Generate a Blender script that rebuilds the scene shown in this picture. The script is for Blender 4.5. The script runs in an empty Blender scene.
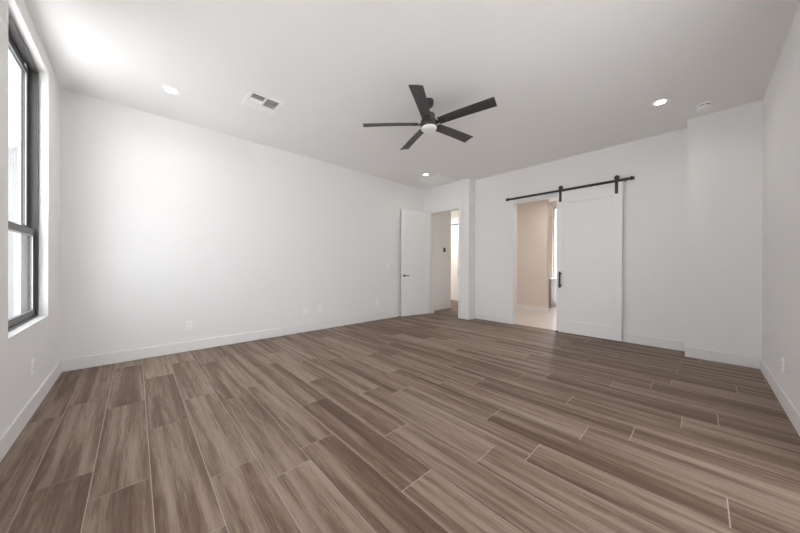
import bpy, bmesh, math, random
from mathutils import Vector, Matrix
random.seed(7)
C = bpy.context.scene.collection
R = math.radians

# ------------------------------------------------------------------ camera
FPX, YAW, CY, CAMZ, PIT, ROL = 281.7118, 0.81668, 266.0976, 1.157836, -0.001477, 0.003516
F = Vector((math.cos(YAW)*math.cos(PIT), math.sin(YAW)*math.cos(PIT), math.sin(PIT)))
R0 = Vector((math.sin(YAW), -math.cos(YAW), 0)); U0 = R0.cross(F)
R1 = R0*math.cos(ROL) + U0*math.sin(ROL); U1 = -R0*math.sin(ROL) + U0*math.cos(ROL)
cam = bpy.data.cameras.new('camera'); co = bpy.data.objects.new('camera', cam); C.objects.link(co)
cam.sensor_fit = 'HORIZONTAL'; cam.sensor_width = 36; cam.lens = FPX/800*36
cam.shift_y = (CY-266.5)/800; cam.clip_start = .02
m = Matrix((R1, U1, -F)).transposed().to_4x4(); m.translation = (0, 0, CAMZ)
co.matrix_world = m
bpy.context.scene.camera = co

# ------------------------------------------------------------------ view, world, daylight
vs = bpy.context.scene.view_settings
vs.view_transform = 'Standard'; vs.look = 'None'; vs.gamma = 1; vs.use_curve_mapping = False
vs.exposure = 1.06
bpy.context.scene.cycles.max_bounces = 16
bpy.context.scene.cycles.diffuse_bounces = 12
bpy.context.scene.cycles.transparent_max_bounces = 12
w = bpy.data.worlds.new('world'); bpy.context.scene.world = w; w.use_nodes = True
bg = w.node_tree.nodes['Background']
bg.inputs[0].default_value = (0.945, 0.962, 1, 1); bg.inputs[1].default_value = 3.5

sl = bpy.data.lights.new('sun', 'SUN'); sl.energy = 12; sl.angle = R(1); sl.color = (1, .99, .98)
so = bpy.data.objects.new('sun', sl); C.objects.link(so); so.location = (3, -6, 9)
so.rotation_euler = Vector((-.12, .47, -.883)).to_track_quat('-Z', 'Y').to_euler()

def portal(name, loc, rot, sx, sy):
    l = bpy.data.lights.new(name, 'AREA'); l.shape = 'RECTANGLE'; l.size = sx; l.size_y = sy
    l.cycles.is_portal = True
    o = bpy.data.objects.new(name, l); C.objects.link(o); o.location = loc; o.rotation_euler = rot
# portals only guide sampling of the sky through the openings, two of them added
portal('sky_portal_window', (-.80, 3.55, 1.80), (0, R(-90), 0), 2.3, 1.2)
portal('sky_portal_added_window', (-.80, 1.35, 1.80), (0, R(-90), 0), 2.3, 1.2)
portal('sky_portal_added_door', (1.75, -.70, 1.22), (R(90), 0, 0), 2.5, 2.4)
portal('sky_portal_bathroom', (9.08, 2.70, 1.6), (0, R(90), 0), 2.5, .5)

def lamp(name, loc, power, col, size=.13, spread=150):
    l = bpy.data.lights.new(name, 'AREA'); l.shape = 'DISK'; l.size = size; l.energy = power; l.color = col
    l.spread = R(spread)
    o = bpy.data.objects.new(name, l); C.objects.link(o); o.location = loc
    return o

# ------------------------------------------------------------------ materials
def mat(name, col, rough=.5, metal=0, bump=0, bscale=200, var=0):
    m = bpy.data.materials.new(name); m.use_nodes = True; n = m.node_tree.nodes; L = m.node_tree.links
    b = n['Principled BSDF']; b.inputs['Base Color'].default_value = (*col, 1)
    b.inputs['Roughness'].default_value = rough; b.inputs['Metallic'].default_value = metal
    tc = n.new('ShaderNodeTexCoord'); no = n.new('ShaderNodeTexNoise'); no.inputs['Scale'].default_value = bscale
    no.inputs['Detail'].default_value = 3
    L.new(tc.outputs['Object'], no.inputs['Vector'])
    if bump:
        bp = n.new('ShaderNodeBump'); bp.inputs['Strength'].default_value = bump; bp.inputs['Distance'].default_value = .002
        L.new(no.outputs['Fac'], bp.inputs['Height']); L.new(bp.outputs['Normal'], b.inputs['Normal'])
    mx = n.new('ShaderNodeMix'); mx.data_type = 'RGBA'
    mx.inputs[6].default_value = (*[c*(1-var) for c in col], 1); mx.inputs[7].default_value = (*[min(1, c*(1+var)) for c in col], 1)
    n2 = n.new('ShaderNodeTexNoise'); n2.inputs['Scale'].default_value = 1.5 if var < .03 else 12
    L.new(tc.outputs['Object'], n2.inputs['Vector']); L.new(n2.outputs['Fac'], mx.inputs[0]); L.new(mx.outputs[2], b.inputs['Base Color'])
    return m
def emit(name, col, s):
    m = bpy.data.materials.new(name); m.use_nodes = True; b = m.node_tree.nodes['Principled BSDF']
    b.inputs['Base Color'].default_value = (*col, 1); b.inputs['Emission Color'].default_value = (*col, 1); b.inputs['Emission Strength'].default_value = s
    return m
def glass(name, tint=.93):
    m = bpy.data.materials.new(name); m.use_nodes = True; n = m.node_tree.nodes; L = m.node_tree.links
    n.remove(n['Principled BSDF']); o = n['Material Output']
    t = n.new('ShaderNodeBsdfTransparent'); t.inputs[0].default_value = (tint, tint*1.01, tint*1.01, 1)
    g = n.new('ShaderNodeBsdfGlossy'); g.inputs['Roughness'].default_value = .02
    f = n.new('ShaderNodeFresnel'); f.inputs[0].default_value = 1.45
    ge = n.new('ShaderNodeNewGeometry'); sb = n.new('ShaderNodeMath'); sb.operation = 'SUBTRACT'; sb.inputs[0].default_value = 1
    L.new(ge.outputs['Backfacing'], sb.inputs[1]); mu = n.new('ShaderNodeMath'); mu.operation = 'MULTIPLY'
    L.new(f.outputs[0], mu.inputs[0]); L.new(sb.outputs[0], mu.inputs[1])
    x = n.new('ShaderNodeMixShader'); L.new(mu.outputs[0], x.inputs[0]); L.new(t.outputs[0], x.inputs[1]); L.new(g.outputs[0], x.inputs[2])
    L.new(x.outputs[0], o.inputs[0]); return m

M = {}
M['wall'] = mat('wall_paint', (.835, .831, .827), .75, bump=.12, bscale=120, var=.006)
M['ceil'] = mat('ceiling_paint', (.88, .876, .873), .8, bump=.12, bscale=120, var=.006)
M['trim'] = mat('trim_paint', (.815, .812, .81), .5, var=.005)
M['door'] = mat('door_paint', (.855, .855, .852), .42, var=.005)
M['black'] = mat('black_powder_coat', (.028, .027, .027), .45, bump=.1, var=.05)
M['fan'] = mat('fan_blade_black', (.045, .044, .044), .42, bump=.15, bscale=90, var=.06)
M['bronze'] = mat('window_frame_bronze', (.075, .073, .072), .4, var=.05)
M['plastic'] = mat('white_plastic', (.92, .92, .915), .3, var=.003)
M['slot'] = mat('dark_slot', (.05, .05, .05), .6, var=.05)
M['vent'] = mat('vent_white_metal', (.92, .92, .915), .4, var=.003)
M['duct'] = mat('duct_grey', (.22, .22, .22), .6, var=.05)
M['lens'] = mat('frosted_lens', (.92, .92, .90), .35, var=.003)
M['can'] = emit('lit_lamp_lens', (1, .96, .90), 9)
M['greige'] = mat('vanity_paint', (.32, .27, .27), .5, var=.02)
M['stone'] = mat('vanity_top_stone', (.8, .79, .77), .25, var=.03)
M['glass'] = glass('window_glass', .89)
M['dim_glass'] = glass('added_door_glass', .75)  # tinted to weaken daylight from the added patio door
M['stucco'] = mat('exterior_white_stucco', (.50, .50, .50), .9, bump=.5, bscale=60, var=.03)
M['stuccog'] = mat('exterior_grey_trim', (.42, .42, .43), .8, var=.03)
M['concrete'] = mat('exterior_concrete', (.50, .495, .49), .9, bump=.3, bscale=30, var=.05)
M['grout'] = mat('tile_grout', (.42, .365, .325), .8, bump=.2, var=.05)
M['metal'] = mat('satin_nickel', (.55, .55, .55), .3, 1, var=.02)

def wood_tile():
    m = bpy.data.materials.new('wood_look_tile'); m.use_nodes = True; n = m.node_tree.nodes; L = m.node_tree.links
    b = n['Principled BSDF']
    uv = n.new('ShaderNodeUVMap'); uv.uv_map = 'plank'
    at = n.new('ShaderNodeAttribute'); at.attribute_name = 'tone'
    sep = n.new('ShaderNodeSeparateXYZ'); L.new(uv.outputs[0], sep.inputs[0])
    comb = n.new('ShaderNodeCombineXYZ')
    L.new(sep.outputs[0], comb.inputs[0]); L.new(sep.outputs[1], comb.inputs[1]); L.new(at.outputs['Fac'], comb.inputs[2])
    def noise(sx, sy, sz, det, rough, dist=0):
        mp = n.new('ShaderNodeMapping'); mp.inputs['Scale'].default_value = (sx, sy, sz); L.new(comb.outputs[0], mp.inputs[0])
        t = n.new('ShaderNodeTexNoise'); t.inputs['Scale'].default_value = 1; t.inputs['Detail'].default_value = det
        t.inputs['Roughness'].default_value = rough; t.inputs['Distortion'].default_value = dist
        L.new(mp.outputs[0], t.inputs['Vector']); return t.outputs['Fac']
    def math_(op, a, bb):
        q = n.new('ShaderNodeMath'); q.operation = op
        for i, v in enumerate((a, bb)):
            if isinstance(v, (int, float)): q.inputs[i].default_value = v
            else: L.new(v, q.inputs[i])
        return q.outputs[0]
    band = noise(16, .55, 40, 3, .5, .5)        # broad bands running along the plank
    grain = noise(240, 7, 60, 5, .7, .15)     # fine grain
    patch = noise(42, 2.6, 30, 5, .7, 1.2)
    v = math_('ADD', math_('MULTIPLY', math_('SUBTRACT', band, .5), 1.5), .52)
    v = math_('ADD', v, math_('MULTIPLY', math_('SUBTRACT', grain, .5), .75))
    v = math_('ADD', v, math_('MULTIPLY', math_('SUBTRACT', patch, .5), .7))
    v = math_('ADD', v, math_('MULTIPLY', math_('SUBTRACT', at.outputs['Fac'], .5), .25))
    r = n.new('ShaderNodeValToRGB'); L.new(v, r.inputs[0])
    e = r.color_ramp; e.elements[0].position = 0.0; e.elements[0].color = (.088, .050, .031, 1)
    e.elements[1].position = 1.0; e.elements[1].color = (.36, .276, .210, 1)
    for pz, cl in ((.30, (.133, .082, .055, 1)), (.46, (.175, .117, .083, 1)), (.57, (.235, .170, .128, 1)), (.75, (.29, .218, .168, 1))):
        x = e.elements.new(pz); x.color = cl
    # thin dark veins
    ve = noise(75, 1.8, 80, 5, .65, .9)
    vr = n.new('ShaderNodeValToRGB'); L.new(ve, vr.inputs[0])
    vr.color_ramp.elements[0].position = .33; vr.color_ramp.elements[0].color = (.55, .52, .5, 1)
    vr.color_ramp.elements[1].position = .39; vr.color_ramp.elements[1].color = (1, 1, 1, 1)
    mm = n.new('ShaderNodeMix'); mm.data_type = 'RGBA'; mm.blend_type = 'MULTIPLY'; mm.inputs[0].default_value = .8
    L.new(r.outputs[0], mm.inputs[6]); L.new(vr.outputs[0], mm.inputs[7])
    L.new(mm.outputs[2], b.inputs['Base Color'])
    b.inputs['Roughness'].default_value = .5
    b.inputs['Specular IOR Level'].default_value = .3
    bp = n.new('ShaderNodeBump'); bp.inputs['Strength'].default_value = .12; bp.inputs['Distance'].default_value = .001
    L.new(grain, bp.inputs['Height']); L.new(bp.outputs[0], b.inputs['Normal'])
    return m
M['plank'] = wood_tile()

# ------------------------------------------------------------------ helpers
def box(bm, x0, x1, y0, y1, z0, z1):
    vs_ = [bm.verts.new((x, y, z)) for x in (x0, x1) for y in (y0, y1) for z in (z0, z1)]
    fs = []
    for q in ((0, 1, 3, 2), (4, 6, 7, 5), (0, 4, 5, 1), (2, 3, 7, 6), (0, 2, 6, 4), (1, 5, 7, 3)):
        fs.append(bm.faces.new([vs_[i] for i in q]))
    return fs
def lathe(bm, prof, c=(0, 0, 0), seg=40, axis='Z', closed=True):
    rings = []
    for r, z in prof:
        ring = []
        for k in range(seg):
            a = 2*math.pi*k/seg
            p = (r*math.cos(a), r*math.sin(a), z)
            if axis == 'X': p = (z, p[0], p[1])
            if axis == 'Y': p = (p[1], z, p[0])
            ring.append(bm.verts.new(Vector(c)+Vector(p)))
        rings.append(ring)
    for a, b in zip(rings, rings[1:]):
        for k in range(seg):
            bm.faces.new((a[k], a[(k+1) % seg], b[(k+1) % seg], b[k]))
    if closed:
        bm.faces.new(list(reversed(rings[0]))); bm.faces.new(rings[-1])
def mesh(name, bm, m, parent=None, bevel=0, smooth=False, loc=None):
    bmesh.ops.recalc_face_normals(bm, faces=bm.faces)
    me = bpy.data.meshes.new(name); bm.to_mesh(me); bm.free()
    for mm in (m if isinstance(m, (list, tuple)) else [m]): me.materials.append(mm)
    o = bpy.data.objects.new(name, me); C.objects.link(o)
    if parent: o.parent = parent
    if loc: o.location = loc
    if smooth:
        for p in me.polygons: p.use_smooth = True
        me.set_sharp_from_angle(angle=R(38))
    if bevel:
        b = o.modifiers.new('bevel', 'BEVEL'); b.width = bevel; b.segments = 2; b.limit_method = 'ANGLE'
        b.harden_normals = False
    return o
def bx(name, m, boxes, parent=None, bevel=0, loc=None):
    bm = bmesh.new()
    for q in boxes: box(bm, *q)
    return mesh(name, bm, m, parent, bevel, loc=loc)
def tag(o, label=None, cat=None, group=None, kind=None):
    if label: o['label'] = label
    if cat: o['category'] = cat
    if group: o['group'] = group
    if kind: o['kind'] = kind
    return o
def empty(name, loc, label, cat, group=None, kind=None, rz=0):
    o = bpy.data.objects.new(name, None); C.objects.link(o); o.location = loc; o.rotation_euler = (0, 0, rz)
    return tag(o, label, cat, group, kind)
def copy_tree(o, parent=None):
    c = o.copy(); C.objects.link(c); c.parent = parent
    for ch in list(o.children): copy_tree(ch, c)
    return c
def struct(name, m, boxes, label, cat, bevel=0):
    return tag(bx(name, m, boxes, bevel=bevel), label, cat, kind='structure')

# ------------------------------------------------------------------ room shell
XW, YA, XD, XE, XB, YR, YE, YB, H = -.5852, 4.7035, 5.4796, 5.2325, 5.1744, -.4824, 3.4073, .1167, 3.05
W = .12
WY0, WY1, WZ0, WZ1 = 2.987, 4.112, .684, 2.908       # window opening
VY0, VY1 = .787, 1.912                              # unseen second window beside the camera, added for more even daylight
SX0, SX1, SZ = .55, 2.95, 2.44                       # opening in the right wall for the added, unseen patio door
EY0, EY1, EZ = 3.662, 4.482, 2.445                   # entry doorway
BY0, BY1, BZ = 1.69, 2.54, 2.412                    # barn doorway
XWo = XW-.17; YRo = YR-.17
CX = 6.345                                           # outside corner of the hall wall
struct('wall_left', M['wall'], [(XWo, XW, YRo, VY0, 0, H), (XWo, XW, VY1, WY0, 0, H), (XWo, XW, VY0, VY1, 0, WZ0), (XWo, XW, VY0, VY1, WZ1, H), (XWo, XW, WY1, YA+W, 0, H), (XWo, XW, WY0, WY1, 0, WZ0), (XWo, XW, WY0, WY1, WZ1, H)],
       'white painted wall on the left holding the dark framed window', 'wall')
struct('wall_back', M['wall'], [(XW, CX, YA, YA+W, 0, H)], 'long blank white wall behind the open white door', 'wall')
struct('wall_right', M['wall'], [(XWo, SX0, YRo, YR, 0, H), (SX1, XD+W, YRo, YR, 0, H), (SX0, SX1, YRo, YR, SZ, H)],
       'white wall along the right edge of the room with one outlet', 'wall')
struct('wall_far', M['wall'], [(XD, XD+.16, YB, BY0, 0, H), (XD, XD+.16, BY1, YE, 0, H), (XD, XD+.16, BY0, BY1, BZ, H)],
       'white wall carrying the sliding barn door and its black track', 'wall')
struct('wall_bumpout', M['wall'], [(XB, XD+W, YR, YB, 0, H)], 'white boxed-out wall section in the right corner', 'wall')
struct('wall_entry', M['wall'], [(XE, XE+W, YE, EY0, 0, H), (XE, XE+W, EY1, YA, 0, H), (XE, XE+W, EY0, EY1, EZ, H),
        (XE+W, 7.8, YE, YE+W, 0, H)], 'white projecting wall around the open entry doorway', 'wall')
struct('wall_hall_side', M['wall'], [(CX-W, CX, YA+W, 6.9, 0, H)], 'hallway wall turning away beyond the entry doorway', 'wall')
struct('wall_hall_end', M['wall'], [(7.8, 7.8+W, YE, 6.9, 0, H), (CX, 7.8, 6.78, 6.9, 0, H)], 'hallway end wall behind the distant white door', 'wall')
M['bath'] = mat('bathroom_paint', (.74, .68, .63), .75, bump=.1, bscale=120, var=.006)
struct('wall_bathroom', M['bath'], [(7.45, 7.57, 2.60, YE, 0, H), (XD+W, 9.02, .85, .97, 0, H), (7.57, 9.02, YE, YE+W, 0, H),
        (8.9, 9.02, .97, 2.44, 0, H), (8.9, 9.02, 2.96, YE, 0, H), (8.9, 9.02, 2.44, 2.96, 2.87, H), (8.9, 9.02, 2.44, 2.96, 0, .06)],
       'beige wall seen through the doorway beside the barn door', 'wall')
struct('ceiling', M['ceil'], [(XWo, 9.02, YRo, 6.9, H, H+.15)], 'flat white painted ceiling over the whole room', 'ceiling')

# floor: grout bed and individually toned wood-look planks in one mesh
PW, PL, PX0 = .2331, 1.197, -.170
OFF = {0: 2.045, 1: 2.64, 2: 1.818, 3: 1.585, 4: 1.725, 5: 1.043, 6: 1.465, 7: .90, 8: .709, 9: -.097, 10: .547, 11: .317, 12: .769, 13: .089, 14: -.097, 15: .59, 16: .318}
def build_floor():
    bm = bmesh.new(); uvl = bm.loops.layers.uv.new('plank'); tl = bm.faces.layers.float.new('tone')
    regions = [(XWo, XD+.06, YRo, YA, ), (XD+.06, 7.8, YE, YA), (CX, 7.8, YA, 6.78)]
    k0 = math.floor((XWo-PX0)/PW)-1
    for (rx0, rx1, ry0, ry1) in regions:
        for f in box(bm, rx0, rx1, ry0, ry1, -.14, -.0012): f.material_index = 1
        rnd = random.Random(5)
        for k in range(k0, 40):
            off = OFF.get(k, rnd.random()*PL)
            xa, xb_ = PX0+k*PW+.0019, PX0+(k+1)*PW-.0019
            for j in range(-6, 8):
                tone = random.Random(k*97+j*13).random(); sh = random.Random(k*31+j*7)
                su, sv = sh.random()*30, sh.random()*30
                ya, yb_ = off+j*PL+.0026, off+(j+1)*PL-.0026
                x0, x1 = max(xa, rx0), min(xb_, rx1); y0, y1 = max(ya, ry0), min(yb_, ry1)
                if x1-x0 < .002 or y1-y0 < .002: continue
                for f in box(bm, x0, x1, y0, y1, -.0012, 0):
                    f.material_index = 0; f[tl] = tone
                    for l in f.loops: l[uvl].uv = (l.vert.co.x-xa+su, l.vert.co.y-ya+sv)
    o = mesh('floor', bm, [M['plank'], M['grout']])
    return tag(o, 'brown wood-look plank tile floor with pale grout lines', 'floor', kind='structure')
build_floor()
def tile_floor():
    m = bpy.data.materials.new('bathroom_tile'); m.use_nodes = True; n = m.node_tree.nodes; L = m.node_tree.links
    b = n['Principled BSDF']; t = n.new('ShaderNodeTexBrick'); t.inputs['Scale'].default_value = 1
    t.offset = 0; t.inputs['Brick Width'].default_value = .6; t.inputs['Row Height'].default_value = .6; t.inputs['Mortar Size'].default_value = .003
    t.inputs['Color1'].default_value = (.66, .60, .56, 1); t.inputs['Color2'].default_value = (.68, .62, .58, 1); t.inputs['Mortar'].default_value = (.5, .46, .43, 1)
    tc = n.new('ShaderNodeTexCoord'); L.new(tc.outputs['Object'], t.inputs['Vector']); L.new(t.outputs[0], b.inputs['Base Color'])
    b.inputs['Roughness'].default_value = .35
    return m
M['tile'] = tile_floor()
struct('floor_bathroom', M['tile'], [(XD+.06, 9.02, .85, YE, -.14, 0)], 'pale tile floor through the barn doorway', 'floor')

# baseboards
def baseboard(name, runs, label):
    bm = bmesh.new()
    for (x0, x1, y0, y1) in runs: box(bm, x0, x1, y0, y1, 0, .132)
    return tag(mesh(name, bm, M['trim'], bevel=.004), label, 'baseboard', kind='structure')
B = .014
baseboard('baseboard_left', [(XW, XW+B, YR+B, YA-B)], 'white baseboard under the window')
baseboard('baseboard_back', [(XW, XE, YA-B, YA)], 'white baseboard along the long blank wall')
baseboard('baseboard_right', [(SX1+.06, XB-B, YR, YR+B)], 'white baseboard along the right wall')
baseboard('baseboard_far', [(XD-B, XD, YB, BY0), (XD-B, XD, BY1, YE-B)], 'white baseboard beside the barn door')
baseboard('baseboard_bumpout', [(XB-B, XB, YR, YB+B), (XB, XD-B, YB, YB+B)], 'white baseboard around the boxed-out wall section')
baseboard('baseboard_entry', [(XE, XD, YE-B, YE), (XE-B, XE, YE-B, EY0-.09)], 'white baseboard on the projecting entry wall')
baseboard('baseboard_hall', [(XE+W, CX+B, YA-B, YA), (CX, CX+B, YA, 6.78)], 'white baseboard in the hallway beyond the doorway')
baseboard('baseboard_bathroom', [(7.45-B, 7.45, 2.60-B, YE), (7.45, 7.57, 2.60-B, 2.60)], 'white baseboard below the beige wall')

# entry casing (flat trim) and jamb lining
bm = bmesh.new(); ct = .012
for (y0, y1, z0, z1) in ((EY0-.088, EY0+.002, 0, EZ+.088), (EY1-.002, EY1+.088, 0, EZ+.088), (EY0+.002, EY1-.002, EZ-.002, EZ+.088)):
    box(bm, XE-ct, XE, y0, y1, z0, z1)
box(bm, XE, XE+W, EY0, EY0+.016, 0, EZ); box(bm, XE, XE+W, EY1-.016, EY1, 0, EZ); box(bm, XE, XE+W, EY0+.016, EY1-.016, EZ-.016, EZ)
tag(mesh('trim_1', bm, M['trim'], bevel=.002), 'white flat casing around the entry doorway', 'door casing', kind='structure')

# ------------------------------------------------------------------ window 1
def rect_frame(x0, x1, y0, y1, z0, z1, l, r, b, t):
    return [(x0, x1, y0, y0+l, z0, z1), (x0, x1, y1-r, y1, z0, z1), (x0, x1, y0+l, y1-r, z0, z0+b), (x0, x1, y0+l, y1-r, z1-t, z1)]
def window(name, label, WY0, WY1, sill, sill_label):
    win = empty(name, (XW, (WY0+WY1)/2, WZ0), label, 'window', kind='structure')
    def wloc(o):
        o.location = -win.location; return o
    fr = wloc(bx('window_frame', M['bronze'], rect_frame(-.735, -.640, WY0, WY1, WZ0, WZ1, .022, .022, .022, .03), win, .002))
    us = wloc(bx('upper_sash', M['bronze'], rect_frame(-.722, -.692, WY0+.022, WY1-.022, 1.42, WZ1-.03, .05, .05, .05, .045), win, .002))
    ls = wloc(bx('lower_sash', M['bronze'], rect_frame(-.686, -.656, WY0+.022, WY1-.022, WZ0+.022, 1.468, .05, .05, .048, .055), win, .002))
    bx('pane', M['glass'], [(-.709, -.705, WY0+.07, WY1-.07, 1.46, WZ1-.07)], us)
    bx('pane', M['glass'], [(-.673, -.669, WY0+.07, WY1-.07, WZ0+.066, 1.415)], ls)
    bx('sash_spacer', M['metal'], rect_frame(-.703, -.697, WY0+.071, WY1-.071, 1.469, WZ1-.074, .006, .006, .006, .006), us)
    bx('sash_spacer', M['metal'], rect_frame(-.667, -.661, WY0+.071, WY1-.071, WZ0+.07, 1.413, .006, .006, .006, .006), ls)
    for yy in (WY0+.313, WY0+.813):
        bx('sash_lock', M['slot'], [(-.682, -.658, yy-.03, yy+.03, 1.468, 1.476), (-.676, -.664, yy-.012, yy+.04, 1.476, 1.486)], ls, .001)
    wloc(bx('vent_latch', M['plastic'], [(-.700, -.686, WY1-.17, WY1-.11, WZ1-.05, WZ1-.03)], win, .002))
    tag(bx(sill, M['trim'], [(-.645, XW+.003, WY0, WY1, WZ0-.001, WZ0+.006)], bevel=.001), sill_label, 'window sill', kind='structure')

window('window_1', 'dark bronze double-hung window in the left wall', WY0, WY1, 'trim_2', 'thin white window sill below the dark window')
window('window_2_added', 'added unseen dark bronze double-hung window in the left wall beside the camera', VY0, VY1, 'trim_3', 'thin white sill of the added window beside the camera')

# ------------------------------------------------------------------ unseen patio door in the right wall, added to let daylight in
pd = empty('door_3_added', (SX0, YR, 0), 'added unseen dark framed sliding glass patio door in the right wall', 'door', kind='structure')
def ploc(o):
    o.location = -pd.location; return o
def xz_frame(x0, x1, y0, y1, z0, z1, t):
    return [(x0, x0+t, y0, y1, z0, z1), (x1-t, x1, y0, y1, z0, z1), (x0+t, x1-t, y0, y1, z0, z0+t), (x0+t, x1-t, y0, y1, z1-t, z1)]
ploc(bx('door_frame', M['bronze'], xz_frame(SX0, SX1, YRo+.02, YRo+.12, 0, SZ, .04), pd, .002))
xm = (SX0+SX1)/2
for x0, x1, yy in ((SX0+.04, xm+.03, YRo+.035), (xm-.03, SX1-.04, YRo+.075)):
    p_ = ploc(bx('sliding_panel', M['bronze'], xz_frame(x0, x1, yy, yy+.035, .04, SZ-.04, .06), pd, .002))
    bx('pane', M['dim_glass'], [(x0+.058, x1-.058, yy+.015, yy+.020, .098, SZ-.098)], p_)

# bathroom window
w2 = empty('window_3', (8.9, 2.70, .06), 'bright window seen past the beige wall', 'window', kind='structure')
o = bx('window_frame', M['trim'], rect_frame(8.94, 9.0, 2.44, 2.96, .06, 2.87, .05, .05, .05, .05), w2, .002); o.location = -w2.location
o2 = bx('pane', M['glass'], [(8.965, 8.970, 2.489, 2.911, .109, 2.821)], w2); o2.location = -w2.location

# ------------------------------------------------------------------ hinged entry door (open into the room)
def hinged_door(name, loc, rz, width, height, label):
    d = empty(name, loc, label, 'door', kind='structure', rz=rz)
    # local: hinge at origin, leaf along +x, thickness along y (0..-.036)
    th = .042; z0 = .008
    st, tr, br = .115, .12, .235
    bm = bmesh.new()
    for q in ((0, st, -th, 0, z0, height), (width-st, width, -th, 0, z0, height), (st, width-st, -th, 0, z0, z0+br), (st, width-st, -th, 0, height-tr, height)):
        box(bm, *q)
    leaf = mesh('leaf', bm, M['door'], d, .0025)
    bx('panel', M['door'], [(st-.002, width-st+.002, -th+.016, -.016, z0+br-.002, height-tr+.002)], leaf)
    bm = bmesh.new()
    for s, y in ((-1, -th), (1, 0)):
        lathe(bm, [(.027, 0), (.027, s*.008), (.012, s*.010), (.011, s*.045)], (width-.065, y, .93), 24, 'Y')
        box(bm, width-.175, width-.055, y+s*.040, y+s*.052, .921, .939)
    mesh('door_handle', bm, M['black'], d, .002, True)
    bx('latch_plate', M['metal'], [(width, width+.0015, -th+.006, -.006, .90, .96)], d)
    for zz in (.25, 1.2, 2.2):
        bm = bmesh.new(); lathe(bm, [(.006, -.045), (.006, .045)], (-.004, .004, zz), 12)
        box(bm, 0, .03, 0, .002, zz-.045, zz+.045)
        mesh('hinge', bm, M['trim'], d)
    return d
ang = math.atan2(4.605-4.465, 4.375-5.20)
hinged_door('door_1', (5.20, 4.465, 0), ang, .83, 2.438, 'open white single-panel hinged door against the long wall')

# ------------------------------------------------------------------ barn door
def barn_door(x, y0, y1, top, label_leaf, label_track, ty0, ty1, tz, handle_y, name):
    d = empty(name, (x, (y0+y1)/2, 0), label_leaf, 'door', kind='structure')
    bw = [(x-.038, x, y0, y0+.11, .014, top), (x-.038, x, y1-.11, y1, .014, top), (x-.038, x, y0+.11, y1-.11, .014, .225), (x-.038, x, y0+.11, y1-.11, top-.2, top)]
    leaf = bx('leaf', M['door'], bw, d, .002); leaf.location = -d.location
    bx('panel', M['door'], [(x-.025, x-.012, y0+.109, y1-.109, .224, top-.199)], leaf)
    for yy in (y0+.07, y1-.06):
        bm = bmesh.new(); box(bm, x-.044, x-.038, yy-.02, yy+.02, top-.17, tz+.058)
        lathe(bm, [(.010, x-.052), (.010, x-.044)], (0, yy, tz+.058), 16, 'X')
        lathe(bm, [(.020, x-.0445), (.020, x-.038)], (0, yy, tz+.058), 24, 'X')
        for dz in (.03, .13): lathe(bm, [(.007, x-.050), (.007, x-.044)], (0, yy, top-dz), 12, 'X')
        h = mesh('hanger', bm, M['black'], d, 0, True); h.location = -d.location
        bm = bmesh.new(); lathe(bm, [(.030, x-.037), (.034, x-.032), (.030, x-.027), (.030, x-.022), (.034, x-.017), (.034, x-.012)], (0, yy, tz+.050), 32, 'X')
        mesh('roller', bm, M['black'], h, 0, True)
    bm = bmesh.new()
    for zz in (.825, 1.025): lathe(bm, [(.012, x-.085), (.012, x-.048), (.017, x-.044), (.017, x-.038)], (0, handle_y, zz), 16, 'X')
    box(bm, x-.094, x-.082, handle_y-.014, handle_y+.014, .785, 1.065)
    hh = mesh('pull_handle', bm, M['black'], d, .002, True); hh.location = -d.location
    return d
TZ = 2.478
barn_door(5.432, .812, 1.728, TZ-.03, 'white sliding barn door hanging from the black track', '', .68, 2.65, TZ, 1.66, 'door_2')
def track(x, wallx, y0, y1, tz, label, ys):
    bm = bmesh.new(); box(bm, x-.031, x-.025, y0, y1, tz-.020, tz+.020)
    rail = mesh('barn_door_track', bm, M['black'], None, .001); tag(rail, label, 'door track')
    for yy in ys:
        bm = bmesh.new(); lathe(bm, [(.010, x-.025), (.010, wallx)], (0, yy, tz), 16, 'X')
        lathe(bm, [(.014, x-.037), (.014, x-.031)], (0, yy, tz), 6, 'X')
        mesh('spacer_bolt', bm, M['black'], rail)
    for yy in (y0+.035, y1-.035):
        bm = bmesh.new(); box(bm, x-.046, x-.010, yy-.014, yy+.014, tz-.024, tz+.030)
        mesh('end_stop', bm, M['black'], rail, .003)
    return rail
track(5.432, XD, .668, 2.665, TZ, 'long black steel barn door track on the far wall', (.78, 1.23, 1.95, 2.52))
g = bx('floor_guide', M['black'], [(5.385, 5.39, 1.69, 1.73, 0, .03), (5.444, 5.449, 1.69, 1.73, 0, .03), (5.385, 5.449, 1.69, 1.73, 0, .006)], bevel=.001)
tag(g, 'small black floor guide under the barn door edge', 'door guide')

# hall: distant door on its own track
barn_door(7.755, 5.25, 6.15, 2.50, 'distant white sliding door seen through the entry doorway', '', 0, 0, 2.53, 5.38, 'door_4')
track(7.755, 7.8, 4.6, 6.3, 2.53, 'short visible black door track beyond the entry doorway', (4.8, 5.3, 5.8, 6.2))

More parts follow.
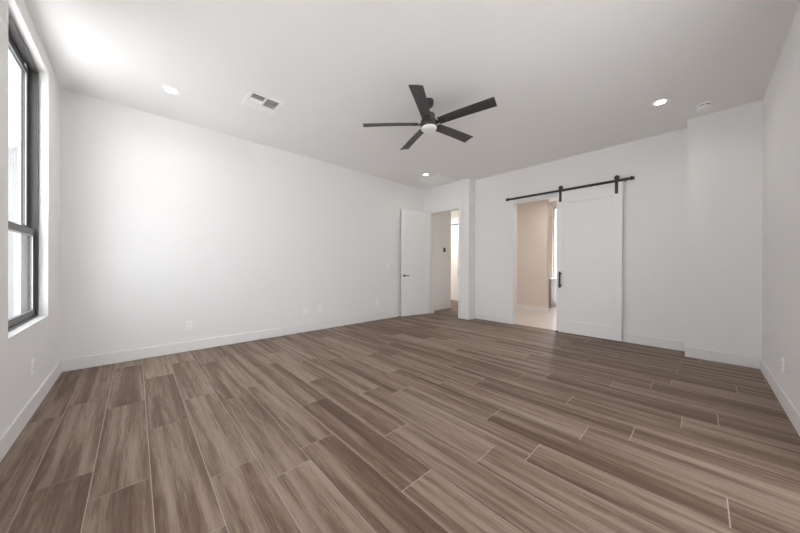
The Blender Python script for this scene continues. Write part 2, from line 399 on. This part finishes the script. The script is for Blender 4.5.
# ------------------------------------------------------------------ ceiling fan
FX, FY = 2.444, 2.143
fan = empty('ceiling_fan', (FX, FY, H), 'black five-blade ceiling fan with a round white light', 'ceiling fan')
bm = bmesh.new(); lathe(bm, [(.064, 0), (.064, -.022), (.061, -.050), (.048, -.068), (.02, -.072)]); mesh('canopy', bm, M['fan'], fan, 0, True)
bm = bmesh.new(); lathe(bm, [(.0125, -.07), (.0125, -.185)], seg=24); dr = mesh('downrod', bm, M['fan'], fan, 0, True)
bm = bmesh.new(); lathe(bm, [(.03, -.150), (.060, -.152), (.074, -.162), (.078, -.185), (.078, -.225), (.092, -.236), (.092, -.298), (.088, -.304), (.02, -.304)], seg=48)
mh = mesh('motor_housing', bm, M['fan'], fan, 0, True)
bm = bmesh.new(); lathe(bm, [(.03, -.303), (.086, -.304), (.090, -.312), (.088, -.324), (.078, -.333), (.05, -.338), (.01, -.339)], seg=48)
ll = mesh('light_lens', bm, M['lens'], fan, 0, True)
def blade_mesh():
    bm = bmesh.new(); n = 24; th = .007
    top, bot = [], []
    for i in range(n+1):
        t = i/n; r = .125+t*(.752-.125)
        hw = .056+.012*t
        # one corner of the tip sweeps back a little
        rl, rr = r, r-.004*(t**6)
        z = .004*math.sin(t*math.pi)
        for arr, dz in ((top, th/2), (bot, -th/2)):
            arr.append([bm.verts.new((rl + (rr-rl)*(j/6), -hw+2*hw*j/6, z+dz+(.004*(1-((j-3)/3)**2)))) for j in range(7)])
    for i in range(n):
        for j in range(6):
            bm.faces.new((top[i][j], top[i+1][j], top[i+1][j+1], top[i][j+1]))
            bm.faces.new((bot[i][j], bot[i][j+1], bot[i+1][j+1], bot[i+1][j]))
        for j in (0, 6): bm.faces.new((top[i][j], bot[i][j], bot[i+1][j], top[i+1][j]))
    for i in (0, n):
        for j in range(6): bm.faces.new((top[i][j], top[i][j+1], bot[i][j+1], bot[i][j]))
    return bm
# the downrod hangs a touch out of plumb from the canopy ball
PV = Matrix.Translation((0, 0, -.07))
HANG = PV @ Vector((0, 0, 1)).rotation_difference(Vector((-.0467, .0241, 1))).to_matrix().to_4x4() @ PV.inverted()
bl = mesh('blade', blade_mesh(), M['fan'], fan, .001, True)
bm = bmesh.new(); box(bm, .085, .20, -.026, .026, -.010, -.004); box(bm, .075, .10, -.018, .018, -.010, .010)
for xx, yy in ((.15, -.015), (.15, .015), (.185, 0)): lathe(bm, [(.005, -.0135), (.005, -.010)], (xx, yy, 0), 12)
ar = mesh('blade_arm', bm, M['black'], bl, .001)
for k in range(5):
    o = bl if k == 0 else copy_tree(bl, fan)
    o.matrix_local = HANG @ Matrix.Translation((0, 0, 2.784-H)) @ Matrix.Rotation(R(68.1+72*k), 4, 'Z') @ Matrix.Rotation(R(-13), 4, 'X')
for o in (mh, ll, dr): o.matrix_local = HANG

# ------------------------------------------------------------------ ceiling fittings
def can(loc, label):
    c = empty('recessed_light', loc, label, 'ceiling light', 'round recessed lights in the room ceiling')
    bm = bmesh.new(); lathe(bm, [(.048, -.001), (.052, -.005), (.078, -.005), (.082, 0)], seg=40, closed=False); mesh('trim_ring', bm, M['plastic'], c, 0, True)
    bm = bmesh.new(); lathe(bm, [(.010, -.003), (.050, -.002), (.050, 0)], seg=40); mesh('lamp_lens', bm, M['can'], c, 0, True)
    l = lamp('lamp_light', (loc[0], loc[1], loc[2]-.012), 0.9, (1, .93, .84))
    return c
cans = [((.283, 3.93, H), 'lit round recessed light above the window corner of the long wall'),
        ((4.40, .32, H), 'lit round recessed light beside the smoke detector'),
        ((4.39, 3.90, H), 'lit round recessed light beside the square grille near the entry')]
for l_, t_ in cans: can(l_, t_)
# supply register
vt = empty('supply_vent', (1.078, 3.485, H), 'small louvred ceiling vent with grey slots above the long wall', 'ceiling vent')
bx('frame', M['vent'], [(-.178, .178, -.176, -.135, -.012, 0), (-.178, .178, .055, .176, -.012, 0), (-.178, -.142, -.135, .055, -.012, 0), (.142, .178, -.135, .055, -.012, 0), (-.010, .010, -.135, .055, -.013, 0)], vt, .002)
bx('backing', M['duct'], [(-.142, .142, -.135, .055, -.002, 0)], vt)
for s, a in ((-1, 35), (1, -35)):
    for k in range(7):
        bm = bmesh.new(); box(bm, -.0075, .0075, -.045, .045, -.0007, .0007)
        sl = mesh('louvre', bm, M['vent'], vt); sl.location = (s*(.020+.0185*k), .008, -.009); sl.rotation_euler = (0, R(a), 0)
    for k in range(5):
        bm = bmesh.new(); box(bm, -.062, .062, -.0065, .0065, -.0006, .0006)
        sl = mesh('louvre', bm, M['vent'], vt); sl.location = (s*.076, -.125+.0175*k, -.008); sl.rotation_euler = (R(40), 0, 0)
# return air grille
rg = empty('return_grille', (4.825, 3.97, H), 'flat square white grille in the ceiling near the entry door', 'ceiling vent')
bx('frame', M['vent'], [(-.27, .27, -.27, -.235, -.016, 0), (-.27, .27, .235, .27, -.016, 0), (-.27, -.235, -.235, .235, -.016, 0), (.235, .27, -.235, .235, -.016, 0)], rg, .003)
bx('backing', M['vent'], [(-.235, .235, -.235, .235, -.002, 0)], rg)
for k in range(18):
    bm = bmesh.new(); box(bm, -.235, .235, -.0135, .0135, -.0006, .0006)
    sl = mesh('louvre', bm, M['vent'], rg); sl.location = (0, -.222+k*.0261, -.0085); sl.rotation_euler = (R(-14), 0, 0)
# smoke detector
sd = empty('smoke_detector', (4.835, -.03, H), 'round white smoke detector on the ceiling near the right corner', 'smoke detector')
bm = bmesh.new(); lathe(bm, [(.076, 0), (.076, -.014), (.072, -.018)], seg=40); mesh('base', bm, M['plastic'], sd, 0, True)
bm = bmesh.new(); lathe(bm, [(.064, -.017), (.064, -.028)], seg=40); mesh('vent_ring', bm, M['slot'], sd, 0, True)
bm = bmesh.new(); lathe(bm, [(.070, -.027), (.070, -.046), (.060, -.056), (.02, -.058)], seg=40); mesh('cover', bm, M['plastic'], sd, 0, True)
for k in range(8):
    a = k*math.pi/4; bm = bmesh.new(); box(bm, .060, .070, -.006, .006, -.029, -.016)
    f_ = mesh('rib', bm, M['plastic'], sd); f_.rotation_euler = (0, 0, a)

# ------------------------------------------------------------------ outlets, switch, thermostat
def plate(name, loc, rz, label, cat, group, kind):
    p = empty(name, loc, label, cat, group, rz=rz)   # local: wall plane y=0, face toward -y
    bx('cover_plate', M['plastic'], [(-.036, .036, -.008, 0, -.058, .058)], p, .002)
    if kind == 'outlet':
        for zz in (-.02, .02):
            q = bx('socket', M['plastic'], [(-.017, .017, -.010, -.007, zz-.014, zz+.014)], p, .002)
            bx('slots', M['slot'], [(-.008, -.006, -.0105, -.0095, zz-.004, zz+.006), (.006, .008, -.0105, -.0095, zz-.004, zz+.006), (-.002, .002, -.0105, -.0095, zz-.010, zz-.006)], q)
    elif kind == 'switch':
        bx('rocker', M['plastic'], [(-.017, .017, -.012, -.007, -.033, .033)], p, .002)
    return p
G = 'white duplex outlets low on the long wall'
plate('wall_outlet', (.522, YA, .352), 0, 'white outlet low on the long wall nearest the window corner', 'outlet', G, 'outlet')
plate('wall_outlet', (2.153, YA, .365), 0, 'left one of the two adjacent outlets low on the long wall', 'outlet', G, 'outlet')
plate('wall_outlet', (2.43, YA, .365), 0, 'right one of the two adjacent outlets low on the long wall', 'outlet', G, 'outlet')
plate('wall_outlet', (3.75, YA, .375), 0, 'white outlet on the long wall just left of the open door', 'outlet', G, 'outlet')
plate('wall_outlet', (XW, 3.552, .363), R(90), 'white outlet under the dark framed window', 'outlet', None, 'outlet')
plate('wall_outlet', (3.95, YR, .335), R(180), 'white outlet low on the right wall above its baseboard', 'outlet', None, 'outlet')
plate('light_switch', (4.041, YA, 1.165), 0, 'white light switch on the long wall left of the open door', 'light switch', None, 'switch')
plate('light_switch', (6.10, YA, 1.165), 0, 'white light switch in the hallway below the black thermostat', 'light switch', None, 'switch')
th_ = empty('thermostat', (6.036, YA, 1.585), 'small black wall thermostat in the hallway', 'thermostat')
bx('back_plate', M['plastic'], [(-.045, .045, -.006, 0, -.06, .06)], th_, .002)
bx('display', M['slot'], [(-.042, .042, -.022, -.006, -.056, .056)], th_, .005)

# ------------------------------------------------------------------ bathroom vanity
vn = empty('vanity_cabinet', (8.24, 3.09, 0), 'mauve-grey vanity cabinet end glimpsed through the barn doorway', 'cabinet')
bx('body', M['greige'], [(0, .655, -.32, .30, .085, .80)], vn, .002)
bx('toe_kick', M['greige'], [(.05, .655, -.28, .30, 0, .085)], vn)
bx('counter_top', M['stone'], [(-.015, .655, -.335, .305, .80, .835)], vn, .003)
for y0 in (-.31, -.01):
    d_ = bx('cabinet_door', M['greige'], [(-.018, 0, y0, y0+.295, .10, .785)], vn, .002)
    bx('handle', M['black'], [(-.04, -.032, y0+.26, y0+.27, .5, .64), (-.034, -.018, y0+.26, y0+.27, .51, .52), (-.034, -.018, y0+.26, y0+.27, .62, .63)], d_)

# lit ceiling lights of the hall and the bathroom
def side_can(loc, label, power, col):
    c = can(loc, label); c['group'] = 'recessed lights beyond the doorways'
    bpy.data.objects[[o.name for o in C.objects if o.type == 'LIGHT'][-1]].data.energy = power
    return c
side_can((6.9, 5.6, H), 'recessed light in the hallway ceiling near the distant door', 15, (1, .98, .96))
side_can((6.6, 2.0, H), 'recessed light in the ceiling beyond the barn doorway', 7, (1, .86, .74))

# ------------------------------------------------------------------ outside the window
struct('added_patio_roof', M['stucco'], [(-1.6, 5.4, YRo-2.0, YRo, 2.95, 3.15)], 'added unseen white patio roof outside the glass door', 'roof')  # unseen roof added to keep direct sun off the room floor
tag(bx('ground', M['concrete'], [(-25, -.75, -12, 30, -.30, -.15), (-.75, 9.02, -14, YRo, -.30, -.15), (9.02, 22, -14, 16, -.30, -.15)]), 'pale concrete ground outside the window', 'ground', kind='structure')
nb = empty('neighbour_wall', (-1.6, 8.0, -.15), 'white stucco wall with vertical pilasters outside the window', 'exterior wall', kind='structure')
bx('panel', M['stucco'], [(-3.6, 1.0, 0, .2, 0, 3.9)], nb)
for xx, ww in ((-3.2, .2), (-2.55, .12), (-1.9, .24), (-1.15, .16), (-.75, .10), (-.25, .22), (.35, .16)):
    bx('pilaster', M['stucco'], [(xx, xx+ww, -.16, 0, 0, 3.9)], nb)
bx('downspout', M['stuccog'], [(-1.40, -1.32, -.10, 0, .5, 3.9)], nb, .01)
bx('downspout', M['stuccog'], [(.10, .17, -.10, 0, .2, 3.9)], nb, .01)
bx('added_porch_roof', M['stucco'], [(-4.4, .85, -3.4, 0, 3.25, 3.45)], nb)  # porch added to shade the neighbour wall from sun and sky
for xx in (-4.3,): bx('added_porch_post', M['stucco'], [(xx, xx+.3, -3.3, -3.0, 0, 3.25)], nb)  # support of the added porch
